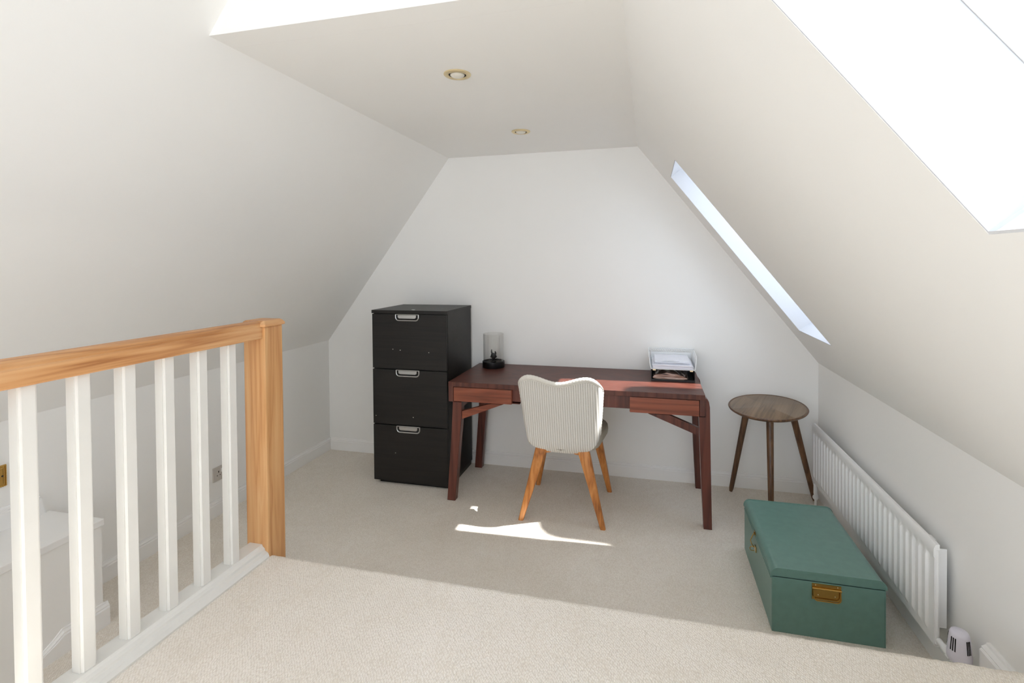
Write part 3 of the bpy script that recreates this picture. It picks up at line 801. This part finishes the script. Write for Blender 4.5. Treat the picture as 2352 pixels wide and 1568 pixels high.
for i in (range(len(Y))):
    bk[(i, 0)] = bm.verts.new((RB_, Y[i], Z[0])); bk[(i, 1)] = bm.verts.new((RB_, Y[i], Z[-1]))
for i in range(len(Y)-1):
    bm.faces.new((G[i][0], G[i+1][0], bk[(i+1, 0)], bk[(i, 0)])); bm.faces.new((G[i][-1], G[i+1][-1], bk[(i+1, 1)], bk[(i, 1)]))
    bm.faces.new((bk[(i, 0)], bk[(i+1, 0)], bk[(i+1, 1)], bk[(i, 1)]))
for i in (0, len(Y)-1): bm.faces.new(G[i]+[bk[(i, 1)], bk[(i, 0)]])
recalc(bm)
obj('front_panel', T(bm, RDc), M_rad, rd, smooth=True)
obj('seam', T(TB([(3.540, ry0-.001, rz0+.01), (3.540, ry0-.001, rz1-.02)], .0055, n=8), RDc), M_rad, rd, smooth=True)
obj('end_grille', T(B(RB_+.0005, 3.585, ry0+.03, ry0+.0325, rz0+.05, rz1-.03), RDc), M_rad, rd)
bm = bmesh.new()
for i in range(40):
    yy = ry0+.07+i*(ry1-ry0-.12)/39; box(bm, RB_+.0005, 3.583, yy, yy+.002, rz0+.03, rz1-.05)
obj('convector_fins', T(bm, RDc), M_rad, rd)['kind'] = 'stuff'
for yy in (ry0+.15, ry1-.15): obj('wall_bracket', T(B(3.5855, W-.001, yy-.02, yy+.02, rz0+.05, rz1-.05), RDc), M_rad, rd)
obj('bleed_valve', LT([(.0, .006), (.005, .006), (.006, .004), (.012, .003), (.013, -.002)], n=20), M_brass, rd, smooth=True)
bv = rd.children[-1]; bv.rotation_euler = (PI/2, 0, 0); bv.location = (3.541-RDc[0], ry0-.006-RDc[1], rz1-.012-RDc[2])
bm = bmesh.new(); tube(bm, [(3.54, ry1-.03, rz0+.002), (3.54, ry1-.03, .075), (3.545, ry1-.03, .055)], .012, n=12); tube(bm, [(3.54, ry1-.03, .055), (3.54, ry1-.03, 0.002)], .0075, n=10)
bmesh.ops.create_uvsphere(bm, u_segments=14, v_segments=8, radius=.017, matrix=Matrix.Translation((3.54, ry1-.03, .05)))
obj('pipe_valve', T(bm, RDc), M_rad, rd, smooth=True)
rd.rotation_euler = (.0, 0, 0)

# thermostatic valve
tv = thing('thermostatic_valve', 'white thermostatic radiator valve head on its pipe at the near end of the radiator', 'valve', (3.542, -1.613, 0))
bm = LT([(.0, .190), (.031, .190), (.0335, .196), (.0340, .212), (.0325, .218), (.0325, .222), (.0300, .250), (.0270, .276), (.0235, .284), (.018, .287), (.0, .288)], n=40)
hd = obj('thermostat_head', bm, M_trv, tv, smooth=True)
for a0 in (198, 210, 222, 282, 292, 302, 120, 130, 140):
    bm = bmesh.new(); a = math.radians(a0)
    for zz in (0,):
        c = Vector((.0305*math.cos(a), .0305*math.sin(a), 0)); q = []
        d = Vector((-math.sin(a), math.cos(a), 0))*.0015
        p0 = Vector((.0330*math.cos(a), .0330*math.sin(a), .228)); p1 = Vector((.0290*math.cos(a), .0290*math.sin(a), .270))
        o_ = Vector((math.cos(a), math.sin(a), 0))*.003
        loft(bm, [[p0-d-o_, p0+d-o_, p0+d*1, p0-d*1], [p1-d-o_, p1+d-o_, p1+d, p1-d]])
    obj('slot', bm, M_dark, hd)
bm = bmesh.new(); tube(bm, [(0, 0, .1895), (0, 0, .15)], .017, n=16); tube(bm, [(0, 0, .1495), (0, 0, .002)], .0078, n=12)
tube(bm, [(0, .01, .165), (-.001, .085, .165), (-.001, .116, .165)], [.011, .012, .010], n=14)
tube(bm, [(0, .03, .165), (0, .05, .165)], .017, n=6); tube(bm, [(-.02, 0, .165), (-.008, 0, .165)], .010, n=10)
obj('valve_body', bm, M_rad, tv, smooth=True)

# ------------------------------------------------------------------ wall fittings
so = thing('wall_socket', 'double plug socket low on the left wall, seen between the balusters', 'socket', (0, -1.042, .25))
def onwall(bm): return bm
obj('plate', B(.0005, .008, -.073, .073, -.043, .043, bev=.0025), M_socket, so)
for yy in (-.012, .012): obj('rocker', B(.0082, .0115, yy-.0085, yy+.0085, .004, .026, bev=.001), M_whitepl, so)
for c in (-.036, .036):
    for a, b, z0, z1 in ((-.013, -.0075, -.012, -.007), (.0075, .013, -.012, -.007), (-.003, .003, .006, .0165)): obj('pin_hole', B(.0078, .0086, c+a, c+b, z0, z1), M_dark, so)
bs = thing('light_switch', 'brass rope-edged switch plate on the left wall above the boxed-in ledge', 'switch', (0, -2.125, .669))
obj('plate', B(.0005, .004, -.044, .044, -.044, .044, bev=.001), M_brass, bs)
bm = bmesh.new(); n = 96
P4 = [(-.042, -.042), (.042, -.042), (.042, .042), (-.042, .042)]
path = []; 
for k in range(4):
    a, b = P4[k], P4[(k+1) % 4]
    for i in range(24): path.append((.0055, a[0]+(b[0]-a[0])*i/24, a[1]+(b[1]-a[1])*i/24))
tube(bm, path, [.0024 if i % 2 else .0012 for i in range(96)], n=6, closed=True)
obj('rope_edge', bm, M_brass, bs, smooth=True)
obj('inset', B(.0042, .0062, -.033, .033, -.033, .033, bev=.0015), M_brass, bs)
for yy in (-.03, .03):
    bm = bmesh.new(); bmesh.ops.create_uvsphere(bm, u_segments=10, v_segments=6, radius=.0035, matrix=Matrix.Translation((.0062, yy, 0))); obj('screw', bm, M_dark, bs)
obj('toggle', B(.0064, .013, -.006, .006, -.008, .008, bev=.002), M_brass, bs)

def downlight(x, y_, lab):
    t = thing('ceiling_downlight', lab, 'ceiling light', (x, y_, H), group='brass ceiling downlights')
    obj('bezel', LT([(.057, -.0004), (.057, -.003), (.054, -.006), (.040, -.0075), (.037, -.005), (.036, -.0006)], n=48), M_brasspale, t, smooth=True)
    obj('inner_ring', LT([(.0355, -.0005), (.0355, -.004), (.031, -.0005)], n=40), M_dark, t, smooth=True)
    obj('bulb', LT([(.0305, -.0006), (.030, -.006), (.024, -.011), (.012, -.014), (0, -.0145)], n=32), M_bulb, t, smooth=True)
downlight(1.768, -1.553, 'brass-rimmed recessed downlight, the nearer and larger of the two in the flat ceiling')
downlight(1.794, -.600, 'brass-rimmed recessed downlight, the farther one near the back wall')
